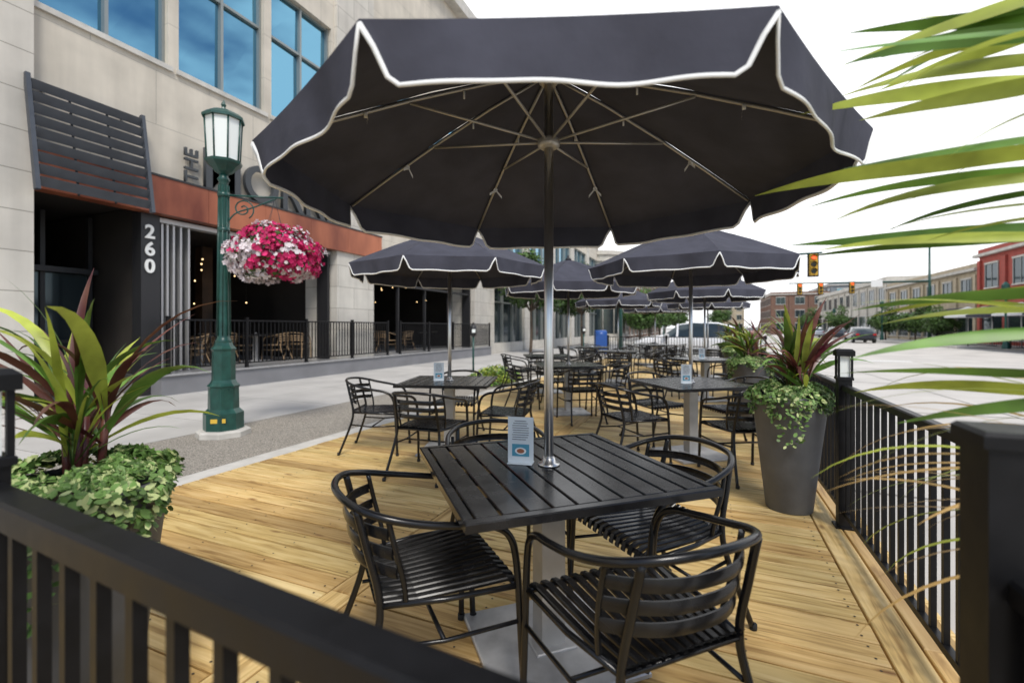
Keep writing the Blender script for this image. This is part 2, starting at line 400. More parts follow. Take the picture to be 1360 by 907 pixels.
# menu holder
b=MB()
b.box(-.052,.052,-.03,.03,0,.003,ACRY); b.box(-.054,.054,-.004,-.0025,.003,.19,ACRY)
b.box(-.05,.05,-.0023,.0,.006,.186,CARDW)
for i in range(9): b.box(-.036+R.uniform(0,.012),.036-R.uniform(0,.015),-.0054,-.0045,.172-i*.0095,.1745-i*.0095,CARDK)
b.box(-.036,.036,-.0054,-.0045,.028,.078,CARDB)
M=Matrix.Translation((0.0,-.0058,.05))@Matrix.Rotation(math.pi/2,4,'X')
for rr_,mm,zz in ((.024,CARDW,0),(.016,CARDR,.0006)):
    b.poly([M@Vector((rr_*math.cos(a*.3927),rr_*.6*math.sin(a*.3927),zz)) for a in range(16)],mm)
MENU=b.mesh('menu_stand')
put(MENU,'menu_stand',(-.715,1.80,.74),rad(10))
for p,s in ((-2.62,4.25),(-.2,5.0),(-.1,9.0)): put(MENU,'menu_stand',(p,s,.74),rad(25))

# ---------------------------------------------------------------- fences
def fence(name,A,B,z0,zt,posts,lantern=True,ps=.075,sp=.105,bs=.02,rail=(.045,.035),botz=.09):
    A=Vector((*A,0));B=Vector((*B,0)); L=(B-A).length; d=(B-A)/L; ang=math.atan2(d.y,d.x)
    M=Matrix.Translation(A)@Matrix.Rotation(ang,4,'Z'); b=MB()
    ps_=sorted(posts)
    allp=[0-1e-3]+[p for p in ps_ if 0<=p<=L]+[L+1e-3]
    cuts=[(allp[i],allp[i+1]) for i in range(len(allp)-1) if allp[i+1]-allp[i]>.1]
    for x0,x1 in cuts:
        a=x0+(ps/2 if x0 in ps_ else 0); c=x1-(ps/2 if x1 in ps_ else 0)
        b.bbox(a,c,-rail[0]/2,rail[0]/2,zt-rail[1],zt,.006,FENCE,M=M)
        b.box(a,c,-.014,.014,z0+botz,z0+botz+.03,FENCE,M=M)
        n=max(1,int((c-a)/sp)); st=(c-a)/n
        for i in range(n):
            x=a+st*(i+.5); b.box(x-bs/2,x+bs/2,-bs/2,bs/2,z0+botz+.0305,zt-rail[1]-.0005,FENCE,M=M)
    for x in ps_:
        h=ps/2; ex=.03 if lantern!='tall' else .19
        b.box(x-h,x+h,-h,h,z0,zt+ex,FENCE,M=M)
        b.box(x-h*1.5,x+h*1.5,-h*1.5,h*1.5,z0,z0+.012,FENCE,M=M)
        if lantern==True:
            z=zt+.03
            b.bbox(x-h*1.2,x+h*1.2,-h*1.2,h*1.2,z,z+.02,.004,FENCE,M=M)
            b.box(x-h*.7,x+h*.7,-h*.7,h*.7,z+.0205,z+.155,FROST,M=M)
            for sx in (-1,1):
                for sy in (-1,1): b.box(x+sx*h*.95-.006,x+sx*h*.95+.006,sy*h*.95-.006,sy*h*.95+.006,z+.0205,z+.155,FENCE,M=M)
            b.bbox(x-h*1.35,x+h*1.35,-h*1.35,h*1.35,z+.1555,z+.2,.012,FENCE,M=M)
        else: b.bbox(x-h*1.2,x+h*1.2,-h*1.2,h*1.2,zt+ex+.0005,zt+ex+.025,.006,FENCE,M=M)
    return b.obj(name)
fence('deck_railing',(.82,1.52),(.82,19.85),0,.93,[3.65-1.52+2.4*k for k in range(7)])
fa=(-3.4,.61); fb=(.34,.33)
fence('deck_railing',fa,fb,0,.985,[ -1.37+3.4, ],rail=(.055,.05))
fence('deck_railing',(.43,.36),(.43,.96),0,.93,[.60],lantern='tall',ps=.088)
fence('deck_railing',(-3.95,19.9),(.75,19.9),0,.93,[0.04,2.4,4.6],False)

# ---------------------------------------------------------------- deck
b=MB(); W=.135; g=.011; y=-1.0
seam=(-1.72,-1.58)
while y<20:
    for x0,x1 in ((-4.02,seam[0]-.008),(seam[1]+.008,.655)):
        b.bbox(x0+R.uniform(0,.004),x1-R.uniform(0,.004),y+R.uniform(-.002,.002),y+W,-.032,0+R.uniform(-.0015,.0015),.004,WOOD,r=R.random())
        if y<7:
            for xj in [x0+.05,x0+.62,x0+1.2,x0+1.72,x1-.05]:
                for dy in (.03,.106):
                    cx=xj+R.uniform(-.008,.008); cy=y+dy+R.uniform(-.004,.004)
                    b.poly([(cx+.0055*math.cos(a*1.047),cy+.0055*math.sin(a*1.047),.0022) for a in range(6)],SCREW)
    y+=W+g
def longrot(x0,x1):
    bb=MB(); yy=-1.0-R.random()
    while yy<20:
        e=min(20,yy+3.6)
        bb.bbox(yy,e-.005,-x1,-x0,-.032,.0006,.004,WOOD,r=R.random()); yy+=3.6
    return bb
deck=empty('wooden_deck')
b.obj('cross_boards',deck)
for x0,x1 in (seam,(.663,.798),(.808,.945)):
    longrot(x0,x1).obj('border_board',deck,rz=math.pi/2)
b=MB(); b.box(-4.0,.94,-2,20,-.14,-.04,DARK); b.box(.946,.97,-1,20,-.15,-.003,WOOD); b.obj('substructure',deck)

# ---------------------------------------------------------------- ground
b=MB(); b.poly([(-900,-300,-.165),(900,-300,-.165),(900,1500,-.165),(-900,1500,-.165)],GROUND); b.obj('ground')
b=MB(); b.poly([(.2,-40,-.155),(16,-40,-.155),(16,28,-.155),(.2,28,-.155)],ROAD)
b.poly([(-4,28,-.155),(16,28,-.155),(16,300,-.155),(-4,300,-.155)],ROAD)
for yy in range(-40,120,5): b.poly([(1.0,yy,-.151),(16,yy,-.151),(16,yy+.04,-.151),(1.0,yy+.04,-.151)],ROADJ)
for xx in (4.6,12.4): b.poly([(xx,-40,-.1505),(xx+.03,-40,-.1505),(xx+.03,120,-.1505),(xx,120,-.1505)],ROADJ)
for xx in (8.3,8.6): b.poly([(xx,-40,-.1495),(xx+.12,-40,-.1495),(xx+.12,22,-.1495),(xx,22,-.1495)],PAINTY)
for i in range(20):
    b.poly([(8.4,48+i*6,-.147),(8.55,48+i*6,-.147),(8.55,51+i*6,-.147),(8.4,51+i*6,-.147)],PAINTW)
b.poly([(1.0,24.6,-.147),(8.0,24.6,-.147),(8.0,25.1,-.147),(1.0,25.1,-.147)],PAINTW)
b.obj('road')
b=MB(); b.poly([(-300,30,-.159),(300,30,-.159),(300,40,-.159),(-300,40,-.159)],ASPH); b.obj('cross_street')
b=MB()
b.bbox(-4.25,-4.03,-40,27,-.2,-.005,.01,CONC2); b.obj('kerb')
b=MB(); b.box(-5.9,-4.2501,-40,27,-.2,-.022,AGG); b.obj('aggregate_strip')
b=MB(); yy=-10.
while yy<27:
    b.box(-7.7,-5.908,yy,yy+1.785,-.2,-.018,CONC,R.random()); b.box(-9.48,-7.712,yy,yy+1.785,-.2,-.018,CONC,R.random()); yy+=1.8
b.box(-9.48,-5.91,-10,27,-.21,-.03,JOINT)
b.box(-12,-4.0,27.01,28.5,-.2,-.03,CONC)
b.box(-30,-9.49,-10,27,-.2,-.012,CONC)
b.obj('sidewalk')
b=MB(); b.bbox(16.0,16.2,-40,29,-.2,-.005,.01,CONC2); b.box(16.201,24,-40,29,-.2,-.01,CONC); b.bbox(16.0,16.2,42,300,-.2,-.005,.01,CONC2); b.box(16.201,24,42,300,-.2,-.01,CONC)
b.box(-30,-4.2,42,300,-.2,-.01,CONC); b.obj('sidewalk')

# ---------------------------------------------------------------- main building
B=empty('office_building')
F=-9.9; HT=14.6
b=MB()
b.box(-20,-9.74,-12,3.85,-.1,HT,LIME)
b.box(-11,-9.80,10.4,12.0,-.1,HT,LIME)
b.box(-11,-9.80,19.0,20.4,-.1,HT,LIME)
b.box(-20,-9.5,-12,20.5,HT+.001,HT+.5,CONC2)
b.obj('stone_piers',B)
b=MB()
def wallwin(s0,s1,z0,z1,wins,wz0,wz1,face=F):
    b.box(face-.4,face,s0,s1,z0,wz0,LIMEB); b.box(face-.4,face,s0,s1,wz1,z1,LIMEB)
    prev=s0
    for a,c in wins:
        if a-prev>.01: b.box(face-.4,face,prev,a,wz0+.0005,wz1-.0005,LIMEB)
        prev=c
    if s1-prev>.01: b.box(face-.4,face,prev,s1,wz0+.0005,wz1-.0005,LIMEB)
wins1=[(3.95,5.92),(6.12,8.1),(8.3,10.28)]
wallwin(3.851,10.399,4.2,HT,wins1,6.5,9.8)
wins2=[(12.2,14.2),(14.5,16.5),(16.8,18.8)]
wallwin(12.001,18.999,3.5,HT,wins2,6.5,9.8)
for a,c in wins1+wins2: b.box(F+.001,F+.06,a-.06,c+.06,6.40,6.495,CONC2)
b.obj('wall_panels',B)
g=MB(); fr=MB()
for a,c in wins1+wins2:
    m=(a+c)/2
    for u0,u1 in ((a,m),(m,c)):
        for z0_,z1_ in ((6.5,8.55),(8.55,9.8)):
            t1=R.uniform(-.012,.012); t2=R.uniform(-.01,.01)
            g.poly([(F-.2+t1,u0,z0_),(F-.2+t2,u1,z0_),(F-.2+t2-t1,u1,z1_),(F-.2-t2*.5,u0,z1_)],GLASSB)
    for x in (a+.03,m,c-.03): fr.box(F-.24,F-.1,x-.03,x+.03,6.5,9.8,FRAMEW)
    for z in (6.53,8.55,9.77): fr.box(F-.239,F-.12,a,c,z-.03,z+.03,FRAMEW)
g.obj('upper_window_glass',B); fr.obj('upper_window_frames',B)
b=MB()
yy=3.86
while yy<12.2:
    e=min(12.3,yy+1.38); b.box(-10.0,-9.72,yy,e-.006,3.5,4.2,COPPER); yy+=1.38
b.box(-10.1,-9.70,3.86,12.31,4.2005,4.24,DARK)
b.obj('copper_band',B)
b=MB()
b.box(-20,-10.31,3.86,20.3,3.62,HT-.1,INTER)
b.box(-20,-16.5,3.86,20.3,-.1,3.61,INTER)
b.box(-16.49,-9.95,10.6,11.8,.41,3.6,INTER)
b.box(-10.2,-9.92,5.45,5.78,0,3.495,DARK)
b.box(-16.49,-10.21,5.5,5.7,.4,3.6,INTER)
b.box(-16.4,-16,6.5,10,.4,1.6,INTW); b.box(-16.45,-16.3,6.2,9.8,1.9,3.1,INTW)
b.box(-16.4,-16,13,18,.4,1.6,INTW)
for y_ in (6.6,7.7,8.8): b.box(-13.5,-13.2,y_,y_+.3,.4,3.6,INTW)
b.box(-11.6,-11.3,3.87,5.44,2.35,2.45,DARK)
for x in (3.9,4.65,5.38): b.box(-11.55,-11.45,x-.035,x+.035,0,3.5,DARK)
for z in (1.0,): b.box(-11.56,-11.44,4.0,5.3,z,z+.06,DARK)
b.box(-11.505,-11.495,3.94,5.34,0.02,2.34,GLASSD)
b.obj('interior',B)
b=MB()
b.box(-16.5,-9.6,5.62,20.3,-.05,.36,PLAT)
b.box(-16.5,-9.56,5.58,20.34,.3605,.4,COLM)
b.obj('patio_platform',B)
b=MB()
for i,x in enumerate((5.9,6.0,6.12,6.26,6.42)):
    b.box(-10.6+.1*(i%2),-10.05,x-.02,x+.02,.41,3.45,ALU)
b.box(-10.2,-9.98,5.8,10.35,3.38,3.47,ALU)
for x in (10.28,12.1,18.9): b.box(-10.4,-10.0,x-.04,x+.04,.41,3.45,DARK)
for x in (13.7,15.4,17.2): b.box(-10.2,-10.1,x-.03,x+.03,.41,3.45,DARK)
b.box(-10.2,-10.05,12.1,18.9,2.75,2.83,DARK)
b.obj('folding_doors',B)
b=MB()
for i in range(56):
    x=R.uniform(-16,-11.5); y=R.choice([R.uniform(6.2,10.2),R.uniform(12.3,18.5)])
    z=R.choice([3.1,2.9,2.5,2.0]); b.sphere((x,y,z),.017,BULB,8,6); b.tube([(x,y,z+.02),(x,y,3.6)],.004,DARK,4)
b.obj('pendant_bulbs',B)
# louvre awning
b=MB()
P0=Vector((-9.72,0,5.2)); P1=Vector((-9.42,0,3.45)); n=9
d=(P1-P0)
for i in range(n):
    c=P0+d*((i+.5)/n); M=Matrix.Translation(c)@Matrix.Rotation(rad(22),4,'Y')
    b.box(-.014,.014,3.80,5.33,-.075,.075,DGREY,M=M)
for yv in (3.76,5.36):
    b.box(-.04,.04,yv-.03,yv+.03,-.93,.93,DGREY,M=Matrix.Translation((P0+P1)/2)@Matrix.Rotation(-math.atan2(.30,1.75),4,'Y'))
for yv in (4.0,5.1): b.tube([(-9.9,yv,3.9),(-9.5,yv,3.75)],.02,DARK,6); b.tube([(-9.95,yv,5.1),(-9.74,yv,5.15)],.025,DARK,6)
for yv in (4.3,4.82): b.tube([P0+Vector((-.06,yv,0)),P1+Vector((-.06,yv,0))],.018,DARK,6)
b.obj('louvre_awning',B)
def text(name,body,size,loc,rot,m,ext=.03,parent=None,ax='LEFT',off=0.0):
    c=bpy.data.curves.new(name,'FONT'); c.body=body; c.size=size; c.extrude=ext; c.align_x=ax; c.offset=off
    c.materials.append(m); o=bpy.data.objects.new(name,c); scene.collection.objects.link(o); o.location=loc; o.rotation_euler=rot
    if parent:o.parent=parent
    return o
SIGNM=mat('sign_letters',(.045,.05,.055),.5)
text('sign_letters_large','MORRIE',1.2,(-9.76,6.48,4.26),(math.pi/2,0,math.pi/2),SIGNM,.05,B,off=.012)
M=Matrix.Rotation(math.pi/2,4,'Z')@Matrix.Rotation(math.pi/2,4,'X')@Matrix.Rotation(math.pi/2,4,'Z')
o=text('sign_letters_small','THE',.38,(0,0,0),(0,0,0),SIGNM,.03,B,off=.004); o.matrix_world=Matrix.Translation((-9.78,6.42,4.27))@M
for i,c in enumerate('260'):
    text('house_number_%d'%i,c,.36,(-9.90,5.50,3.02-.33*i),(math.pi/2,0,math.pi/2),PAINTW,.012,B,off=.008)
S=empty('storefront_building')
b=MB(); g=MB(); fr=MB()
s0=20.41
b.box(-20,-10.3,20.42,46,-.1,9.2,INTER)
while s0<45:
    s1=s0+5.1
    b.box(-10.29,-9.9,s0,s0+.9,-.1,9.3,LIME)
    b.box(-10.29,-9.98,s0+.901,s1-.001,-.1,.5,LIME); b.box(-10.29,-9.98,s0+.901,s1-.001,3.4,5.2,LIMEB); b.box(-10.29,-9.98,s0+.901,s1-.001,7.8,9.3,LIMEB)
    g.box(-10.28,-10.2,s0+.9,s1,.5,3.4,GLASSD); g.box(-10.28,-10.2,s0+.9,s1,5.2,7.8,GLASSB)
    for t in range(4):
        x=s0+.95+t*1.37
        fr.box(-10.195,-10.05,x-.03,x+.03,.5,3.4,FRAMEW); fr.box(-10.195,-10.05,x-.03,x+.03,5.2,7.8,FRAMEW)
    fr.box(-10.194,-10.06,s0+.9,s1,2.6,2.66,FRAMEW)
    s0=s1
b.box(-10.4,-9.7,20.51,46,9.301,9.6,CONC2); b.obj('walls',S); g.obj('glass',S); fr.obj('frames',S)
b=MB(); b.lathe((-10.3,48,0),[(2.6,-.1),(2.6,.6),(2.5,.62),(2.5,3.6),(2.7,3.62),(2.7,4.4),(2.5,4.42),(2.5,7.8),(2.7,7.82),(2.7,8.4),(2.9,8.42),(2.9,8.8)],LIME,28,False)
for zz in (.7,4.5): b.lathe((-10.3,48,0),[(2.53,zz),(2.53,zz+3.0)],GLASSD,28,False,caps=False)
for i in range(14):
    a=i*math.pi/7+.1; b.tube([(-10.3+2.58*math.cos(a),48+2.58*math.sin(a),.6),(-10.3+2.58*math.cos(a),48+2.58*math.sin(a),8)],.07,LIME,6)
b.obj('corner_turret',S)
fence('patio_railing',(-9.62,5.72),(-9.62,12.5),.4,1.47,[.03,1.7,3.4,5.1,6.74],False,ps=.06)
fence('patio_railing',(-9.62,13.1),(-9.62,20.2),.4,1.47,[.03,1.8,3.6,5.4,7.06],False,ps=.06)
for i in range(9):
    y=R.choice([R.uniform(6.9,9.9),R.uniform(13,18.4)]) if i>5 else 6.9+i*.62
    put(CHT,'rattan_armchair',(-10.7-R.random()*.9,y,.4),R.uniform(0,6.28))
for y in (7.4,8.9,14.4,17): put(TB,'cafe_table',(-11.2,y,.4),.3)

# ---------------------------------------------------------------- lamp post
Lp=(-5.5,3.93); LP=empty('street_lamp')
b=MB(); c=(Lp[0],Lp[1],-.02)
b.lathe(c,[(.30,0),(.30,.06),(.27,.08)],CONC2,8,False)
b.lathe((c[0],c[1],.06),[(.22,0),(.22,.2),(.19,.23),(.17,.25),(.165,.5),(.18,.53),(.15,.56),(.13,.6),(.125,.95),(.14,.98),(.105,1.02),(.085,1.08)],GREENP,8,False)
b.lathe((c[0],c[1],1.1),[(.082,0),(.095,.03),(.075,.06),(.068,.1),(.05,1.97),(.06,2.0),(.07,2.02),(.05,2.05),(.045,2.11)],GREENP,16)
for i in range(8):
    a=i*math.pi/4; b.tube([(c[0]+.073*math.cos(a),c[1]+.073*math.sin(a),1.2),(c[0]+.054*math.cos(a),c[1]+.054*math.sin(a),3.05)],.008,GREENP,5)
    a+=.3927; b.box(-.045,.045,-.006,.0,.3,.52,GREENP,M=Matrix.Translation((c[0]+.157*math.cos(a),c[1]+.157*math.sin(a),.06))@Matrix.Rotation(a-math.pi/2,4,'Z'))
b.box(-.08,.08,-.003,.0,.1,.15,PAINTY,M=Matrix.Translation((c[0]+.206*math.cos(-.9),c[1]+.206*math.sin(-.9),.06))@Matrix.Rotation(-.9+math.pi/2,4,'Z'))
b.obj('post',LP)
b=MB(); z=3.18
b.lathe((c[0],c[1],z),[(.05,0),(.1,.03),(.15,.09),(.2,.13),(.21,.16),(.19,.165)],GREENP,8,False,rot=.39)
b.lathe((c[0],c[1],z+.166),[(.175,0),(.2,.5)],FROST,8,False,rot=.39)
for i in range(8):
    a=.39+i*math.pi/4; b.tube([(c[0]+.18*math.cos(a),c[1]+.18*math.sin(a),z+.16),(c[0]+.205*math.cos(a),c[1]+.205*math.sin(a),z+.67)],.01,GREENP,6)
b.lathe((c[0],c[1],z+.667),[(.235,0),(.235,.03),(.19,.07),(.13,.1),(.06,.12),(.03,.13),(.02,.16),(.03,.19),(.004,.25)],GREENP,8,False,rot=.39)
b.obj('lantern',LP)
bk=Vector((-5.02,4.26,2.2)); dirb=Vector((bk.x-Lp[0],bk.y-Lp[1],0)).normalized()
b=MB(); o0=Vector((Lp[0],Lp[1],0))
b.tube([o0+Vector((0,0,2.93)),o0+dirb*.68+Vector((0,0,2.93))],.012,GREENP,6)
sc=[]
for i in range(30):
    t=i/29; a=rad(-60)+t*rad(560); r_=.13*(1-t*.8)
    sc.append(o0+dirb*(.22+r_*math.cos(a))+Vector((0,0,2.77+r_*math.sin(a))))
b.tube(sc,.009,GREENP,5)
b.tube(cat([o0+Vector((0,0,2.5)),o0+dirb*.12+Vector((0,0,2.7)),o0+dirb*.35+Vector((0,0,2.8)),o0+dirb*.6+Vector((0,0,2.92))],5),.01,GREENP,6)
for a in (2.93,2.5): b.lathe((c[0],c[1],a-.03),[(.065,0),(.07,.03),(.065,.06)],GREENP,12)
b.obj('scroll_bracket',LP)
def leafquad(b,p,nrm,L,Wd,m,r,six=False):
    n=nrm.normalized(); t=n.orthogonal(); t.rotate(Matrix.Rotation(R.uniform(0,6.28),3,n)); w=n.cross(t)
    if six: b.poly([p-t*L*.5,p-t*L*.2+w*Wd*.45,p+t*L*.2+w*Wd*.42+n*L*.04,p+t*L*.5+n*L*.12,p+t*L*.2-w*Wd*.42+n*L*.04,p-t*L*.2-w*Wd*.45],m,r)
    else: b.poly([p-t*L*.5,p+w*Wd*.5,p+t*L*.5+n*L*.1,p-w*Wd*.5],m,r)
b=MB()
b.lathe(tuple(bk+Vector((0,0,-.3))),[(.08,0),(.2,.08),(.25,.2)],BARK,16)
for i in range(4):
    a=i*math.pi/2; b.tube([bk+Vector((.22*math.cos(a),.22*math.sin(a),0)),bk+Vector((0,0,.72))],.003,DARK,4)
for i in range(4200):
    d=Vector((R.gauss(0,1),R.gauss(0,1),R.gauss(0,1))).normalized()
    if d.z<-.85: continue
    rr_=(.92+.26*noise.noise(d*2.4)+R.uniform(-.14,.09)); p=bk+Vector((0,0,.02))+Vector((d.x*.54*rr_,d.y*.54*rr_,d.z*.38*rr_-.06*(d.x**2+d.y**2)))
    u=noise.noise(d*2.2+Vector((3,1,2)))+R.gauss(0,.2)-.18*d.z-.25*d.dot(Vector((.9,.4,0)))
    if R.random()<.2: leafquad(b,p*1.0-d*.03,d+Vector((R.gauss(0,.5),R.gauss(0,.5),R.gauss(0,.5))),.07,.035,TREEL,R.random()); continue
    m=WHITEP if u>-.06 else PINK
    n=(d+Vector((R.gauss(0,.35),R.gauss(0,.35),R.gauss(0,.35)))).normalized(); t=n.orthogonal(); w=n.cross(t); f=R.uniform(.018,.03); ph=R.random()
    b.poly([p+(t*math.cos(a*.6283+ph)+w*math.sin(a*.6283+ph))*f*(1 if a%2 else .72)+n*(.008 if a%2 else 0) for a in range(10)],m,R.random())
b.obj('hanging_flower_basket')
def meter(p,s):
    b=MB(); b.tube([(0,0,0),(0,0,1.05)],.03,GREENP,10); b.lathe((0,0,1.05),[(.04,0),(.09,.05),(.1,.2),(.085,.3),(.04,.37)],DARK,14); b.lathe((0,0,0),[(.1,0),(.1,.02),(.05,.05)],GREENP,12)
    b.box(-.05,.05,-.105,-.08,1.17,1.27,FROST); b.obj('parking_meter',None,(p,s,-.02),.6)
meter(-6.4,12.3); meter(-5.0,20)

# ---------------------------------------------------------------- plants
def blade(b,base,az,L,Wd,e0,droop,m,r,n=9,prof=.35,roll=0):
    p=Vector(base); rows=[]; e=e0; cv=(r-.5)*.5
    for i in range(n+1):
        t=i/n
        w=Wd*.5*max(.02,(min(1,(t/prof))**.7 if t<prof else 1)*(1-max(0,(t-prof)/(1-prof))**1.7))
        if t<prof: w=max(w,Wd*.12)
        d=Vector((math.cos(az)*math.cos(e),math.sin(az)*math.cos(e),math.sin(e)))
        sd=Vector((-math.sin(az),math.cos(az),0)); up=d.cross(sd)*-1
        sd=(sd*math.cos(roll)+up*math.sin(roll)).normalized()
        rows.append([p+sd*w+up*w*.3,p,p-sd*w+up*w*.3])
        p=p+d*L/n; e-=droop/n*(.4+1.2*t); az+=cv/n; roll+=(r-.5)*.12
    b.grid(rows,m,True,r)
def planter(name,p,s,sc=1.0,hh=.82,seed=0,leaves=50,bw=1.0,wf=1.0,nb=4600,mh=.13):
    rr=random.Random(seed); E=empty(name,(p,s,0))
    b=MB(); b.lathe((0,0,0),[(.145,0),(.15,.01),(.2,.45),(.238,hh-.06),(.245,hh-.05),(.25,hh),(.228,hh+.002),(.222,hh-.05)],POT,36)
    b.lathe((0,0,hh-.06),[(.223,0),(.1,.02),(.001,.03)],SOIL,20,caps=False); b.obj('pot',E)
    b=MB(); zz=hh
    for st in range(6):
        bx=rr.uniform(-.08,.08); by=rr.uniform(-.08,.08); hgt=rr.uniform(.06,.3)*sc
        b.tube([(bx,by,zz-.05),(bx*1.4,by*1.4,zz+hgt)],.011,LEAFR,6)
        for i in range(leaves//6):
            az=rr.uniform(0,6.28); f=rr.random(); m=rr.choice([LEAFG,LEAFG,LEAFY,LEAFR,LEAFR])
            z0=zz+hgt*(.3+.7*f)
            blade(b,(bx*1.3,by*1.3,z0),az,rr.uniform(.32,.62)*sc,rr.choice([.022,.03,.04,.06])*sc*wf,rr.uniform(.6,1.5),rr.uniform(.4,2.0),m,rr.random(),roll=rr.uniform(-.6,.6),prof=rr.uniform(.3,.5))
    for i in range(16):
        blade(b,(0,0,zz+.05),rr.uniform(0,6.28),rr.uniform(.3,.5)*sc,.012,rr.uniform(.7,1.4),rr.uniform(.6,1.8),rr.choice([LEAFR,LEAFG,LEAFY]),rr.random())
    b.obj('cordyline_leaves',E)
    b=MB()
    for i in range(nb):
        a=rr.uniform(0,6.28); f=rr.random()**.55; lump=.5+.5*math.sin(a*2+seed)+.3*math.sin(a*5+seed*2)
        v=rr.random()
        rad_=(.10+.19*f+.035*lump)*bw; z0=zz+mh*(1-f*f)+.05*noise.noise(Vector((math.cos(a)*rad_*14,math.sin(a)*rad_*14,seed)))
        if f>.75: z0-=.26*max(0,lump)*v*v*1.1; rad_+=.03*(1-v)
        pt=Vector((rad_*math.cos(a),rad_*math.sin(a),z0)); n=Vector((math.cos(a)*f,math.sin(a)*f,.8))+Vector((rr.gauss(0,.5),rr.gauss(0,.5),rr.gauss(0,.4)))
        edge=rr.random()+.25*noise.noise(pt*9)
        leafquad(b,pt,n,rr.uniform(.016,.032),rr.uniform(.011,.02),LEAFV if edge<.76 else LEAFW,rr.random(),True)
    b.obj('trailing_foliage',E)
    return E
planter('planter',-1.80,.80,seed=3,sc=1.0,leaves=60,bw=.88,wf=.9,nb=4400,mh=.07)
planter('planter',.54,3.88,seed=5,sc=1.0,leaves=72,wf=1.1,bw=.88,mh=.08,nb=3800)
planter('planter',.54,7.15,seed=8,sc=1.05,bw=.85,mh=.08)
planter('planter',.54,10.6,seed=11,bw=.85,mh=.08); planter('planter',.54,14.0,seed=12,bw=.85,mh=.08)
E=empty('palm_planter',(.78,1.24,0))
b=MB(); b.lathe((0,0,0),[(.14,0),(.2,.45),(.235,.76),(.245,.80),(.222,.802),(.218,.75)],POT,36); b.lathe((0,0,.74),[(.219,0),(.001,.03)],SOIL,20,caps=False); b.obj('pot',E)
b=MB(); rr=random.Random(21)
aL=math.atan2(.387,-.922)
for st in range(4):
    bx=rr.uniform(-.06,.06);by=rr.uniform(-.06,.06); b.tube([(bx,by,.75),(bx*1.5,by*1.5,1.85+.1*st)],[.014,.008],LEAFG,6)
for (z,daz,L_,wd,e0,dr,mm) in [
 (1.88,.1,.50,.040,.35,.2,LEAFG),(1.80,-.15,.56,.044,.42,.5,LEAFY),(1.84,.35,.5,.038,.3,.5,LEAFG),(1.76,.0,.60,.046,.32,.45,LEAFY),(1.92,-.3,.45,.038,.1,.3,LEAFY),(1.86,.5,.55,.04,.1,.2,LEAFG),(1.95,.1,.42,.04,.0,.1,LEAFG),(1.78,.2,.46,.036,.1,.2,LEAFY),
 (1.98,.25,.5,.04,-.05,.2,LEAFY),(2.0,-.1,.44,.036,-.1,.3,LEAFG),(1.9,.0,.48,.03,.2,.6,LEAFY),
 (1.64,.05,.70,.046,.16,.35,LEAFY),(1.60,-.12,.6,.038,.22,.5,LEAFG),(1.68,.35,.5,.034,.0,.1,LEAFG),(1.58,.2,.52,.03,.2,.7,LEAFY),
 (1.50,.0,.62,.040,.06,.05,LEAFG),(1.46,.3,.55,.034,.16,.35,LEAFY),(1.54,-.3,.5,.022,.2,.5,LEAFY),(1.47,-.1,.62,.024,.12,.2,LEAFG),
 (1.37,.1,.48,.040,.06,.35,LEAFG),(1.33,-.1,.44,.032,.12,.5,LEAFY),(1.30,.35,.5,.030,.0,.4,LEAFG),(1.40,-.25,.5,.02,-.05,.3,LEAFY),
 (1.20,.1,.50,.040,.08,.3,LEAFG),(1.15,-.2,.5,.034,.16,.6,LEAFY),(1.18,.4,.42,.032,-.1,.3,LEAFG)]:
    blade(b,(0,0,z),aL+daz,L_,wd,e0,dr,mm,rr.uniform(.3,.9),n=14,prof=.45,roll=rr.uniform(.5,1.25)*rr.choice([-1,1]))
for k in range(12):
    blade(b,(0,0,rr.uniform(1.1,1.95)),aL+rr.uniform(-.5,.6),rr.uniform(.35,.55),rr.uniform(.008,.016),rr.uniform(-.1,.6),rr.uniform(.2,1.0),LEAFY if rr.random()<.6 else LEAFG,rr.random(),n=12,prof=.45,roll=rr.uniform(-1,1))
for i in range(24):
    az=rr.uniform(0,6.28)
    if math.cos(az-math.atan2(-1.24,-.78))>.4 or math.cos(az-aL)>.5: continue
    blade(b,(0,0,1.0+rr.random()*.95),az,rr.uniform(.38,.6),rr.uniform(.03,.05),rr.uniform(0,.8),rr.uniform(.3,1.1),rr.choice([LEAFY,LEAFG]),rr.random(),n=10,prof=.5,roll=rr.uniform(-.8,.8))
for i in range(24):
    blade(b,(0,0,.85+rr.random()*.3),aL+rr.uniform(-.4,.8),rr.uniform(.38,.65),rr.uniform(.007,.016),rr.uniform(-.1,.5),rr.uniform(.6,1.5),rr.choice([LEAFB,LEAFB,LEAFY]),rr.random(),n=12)
b.obj('palm_leaves',E)

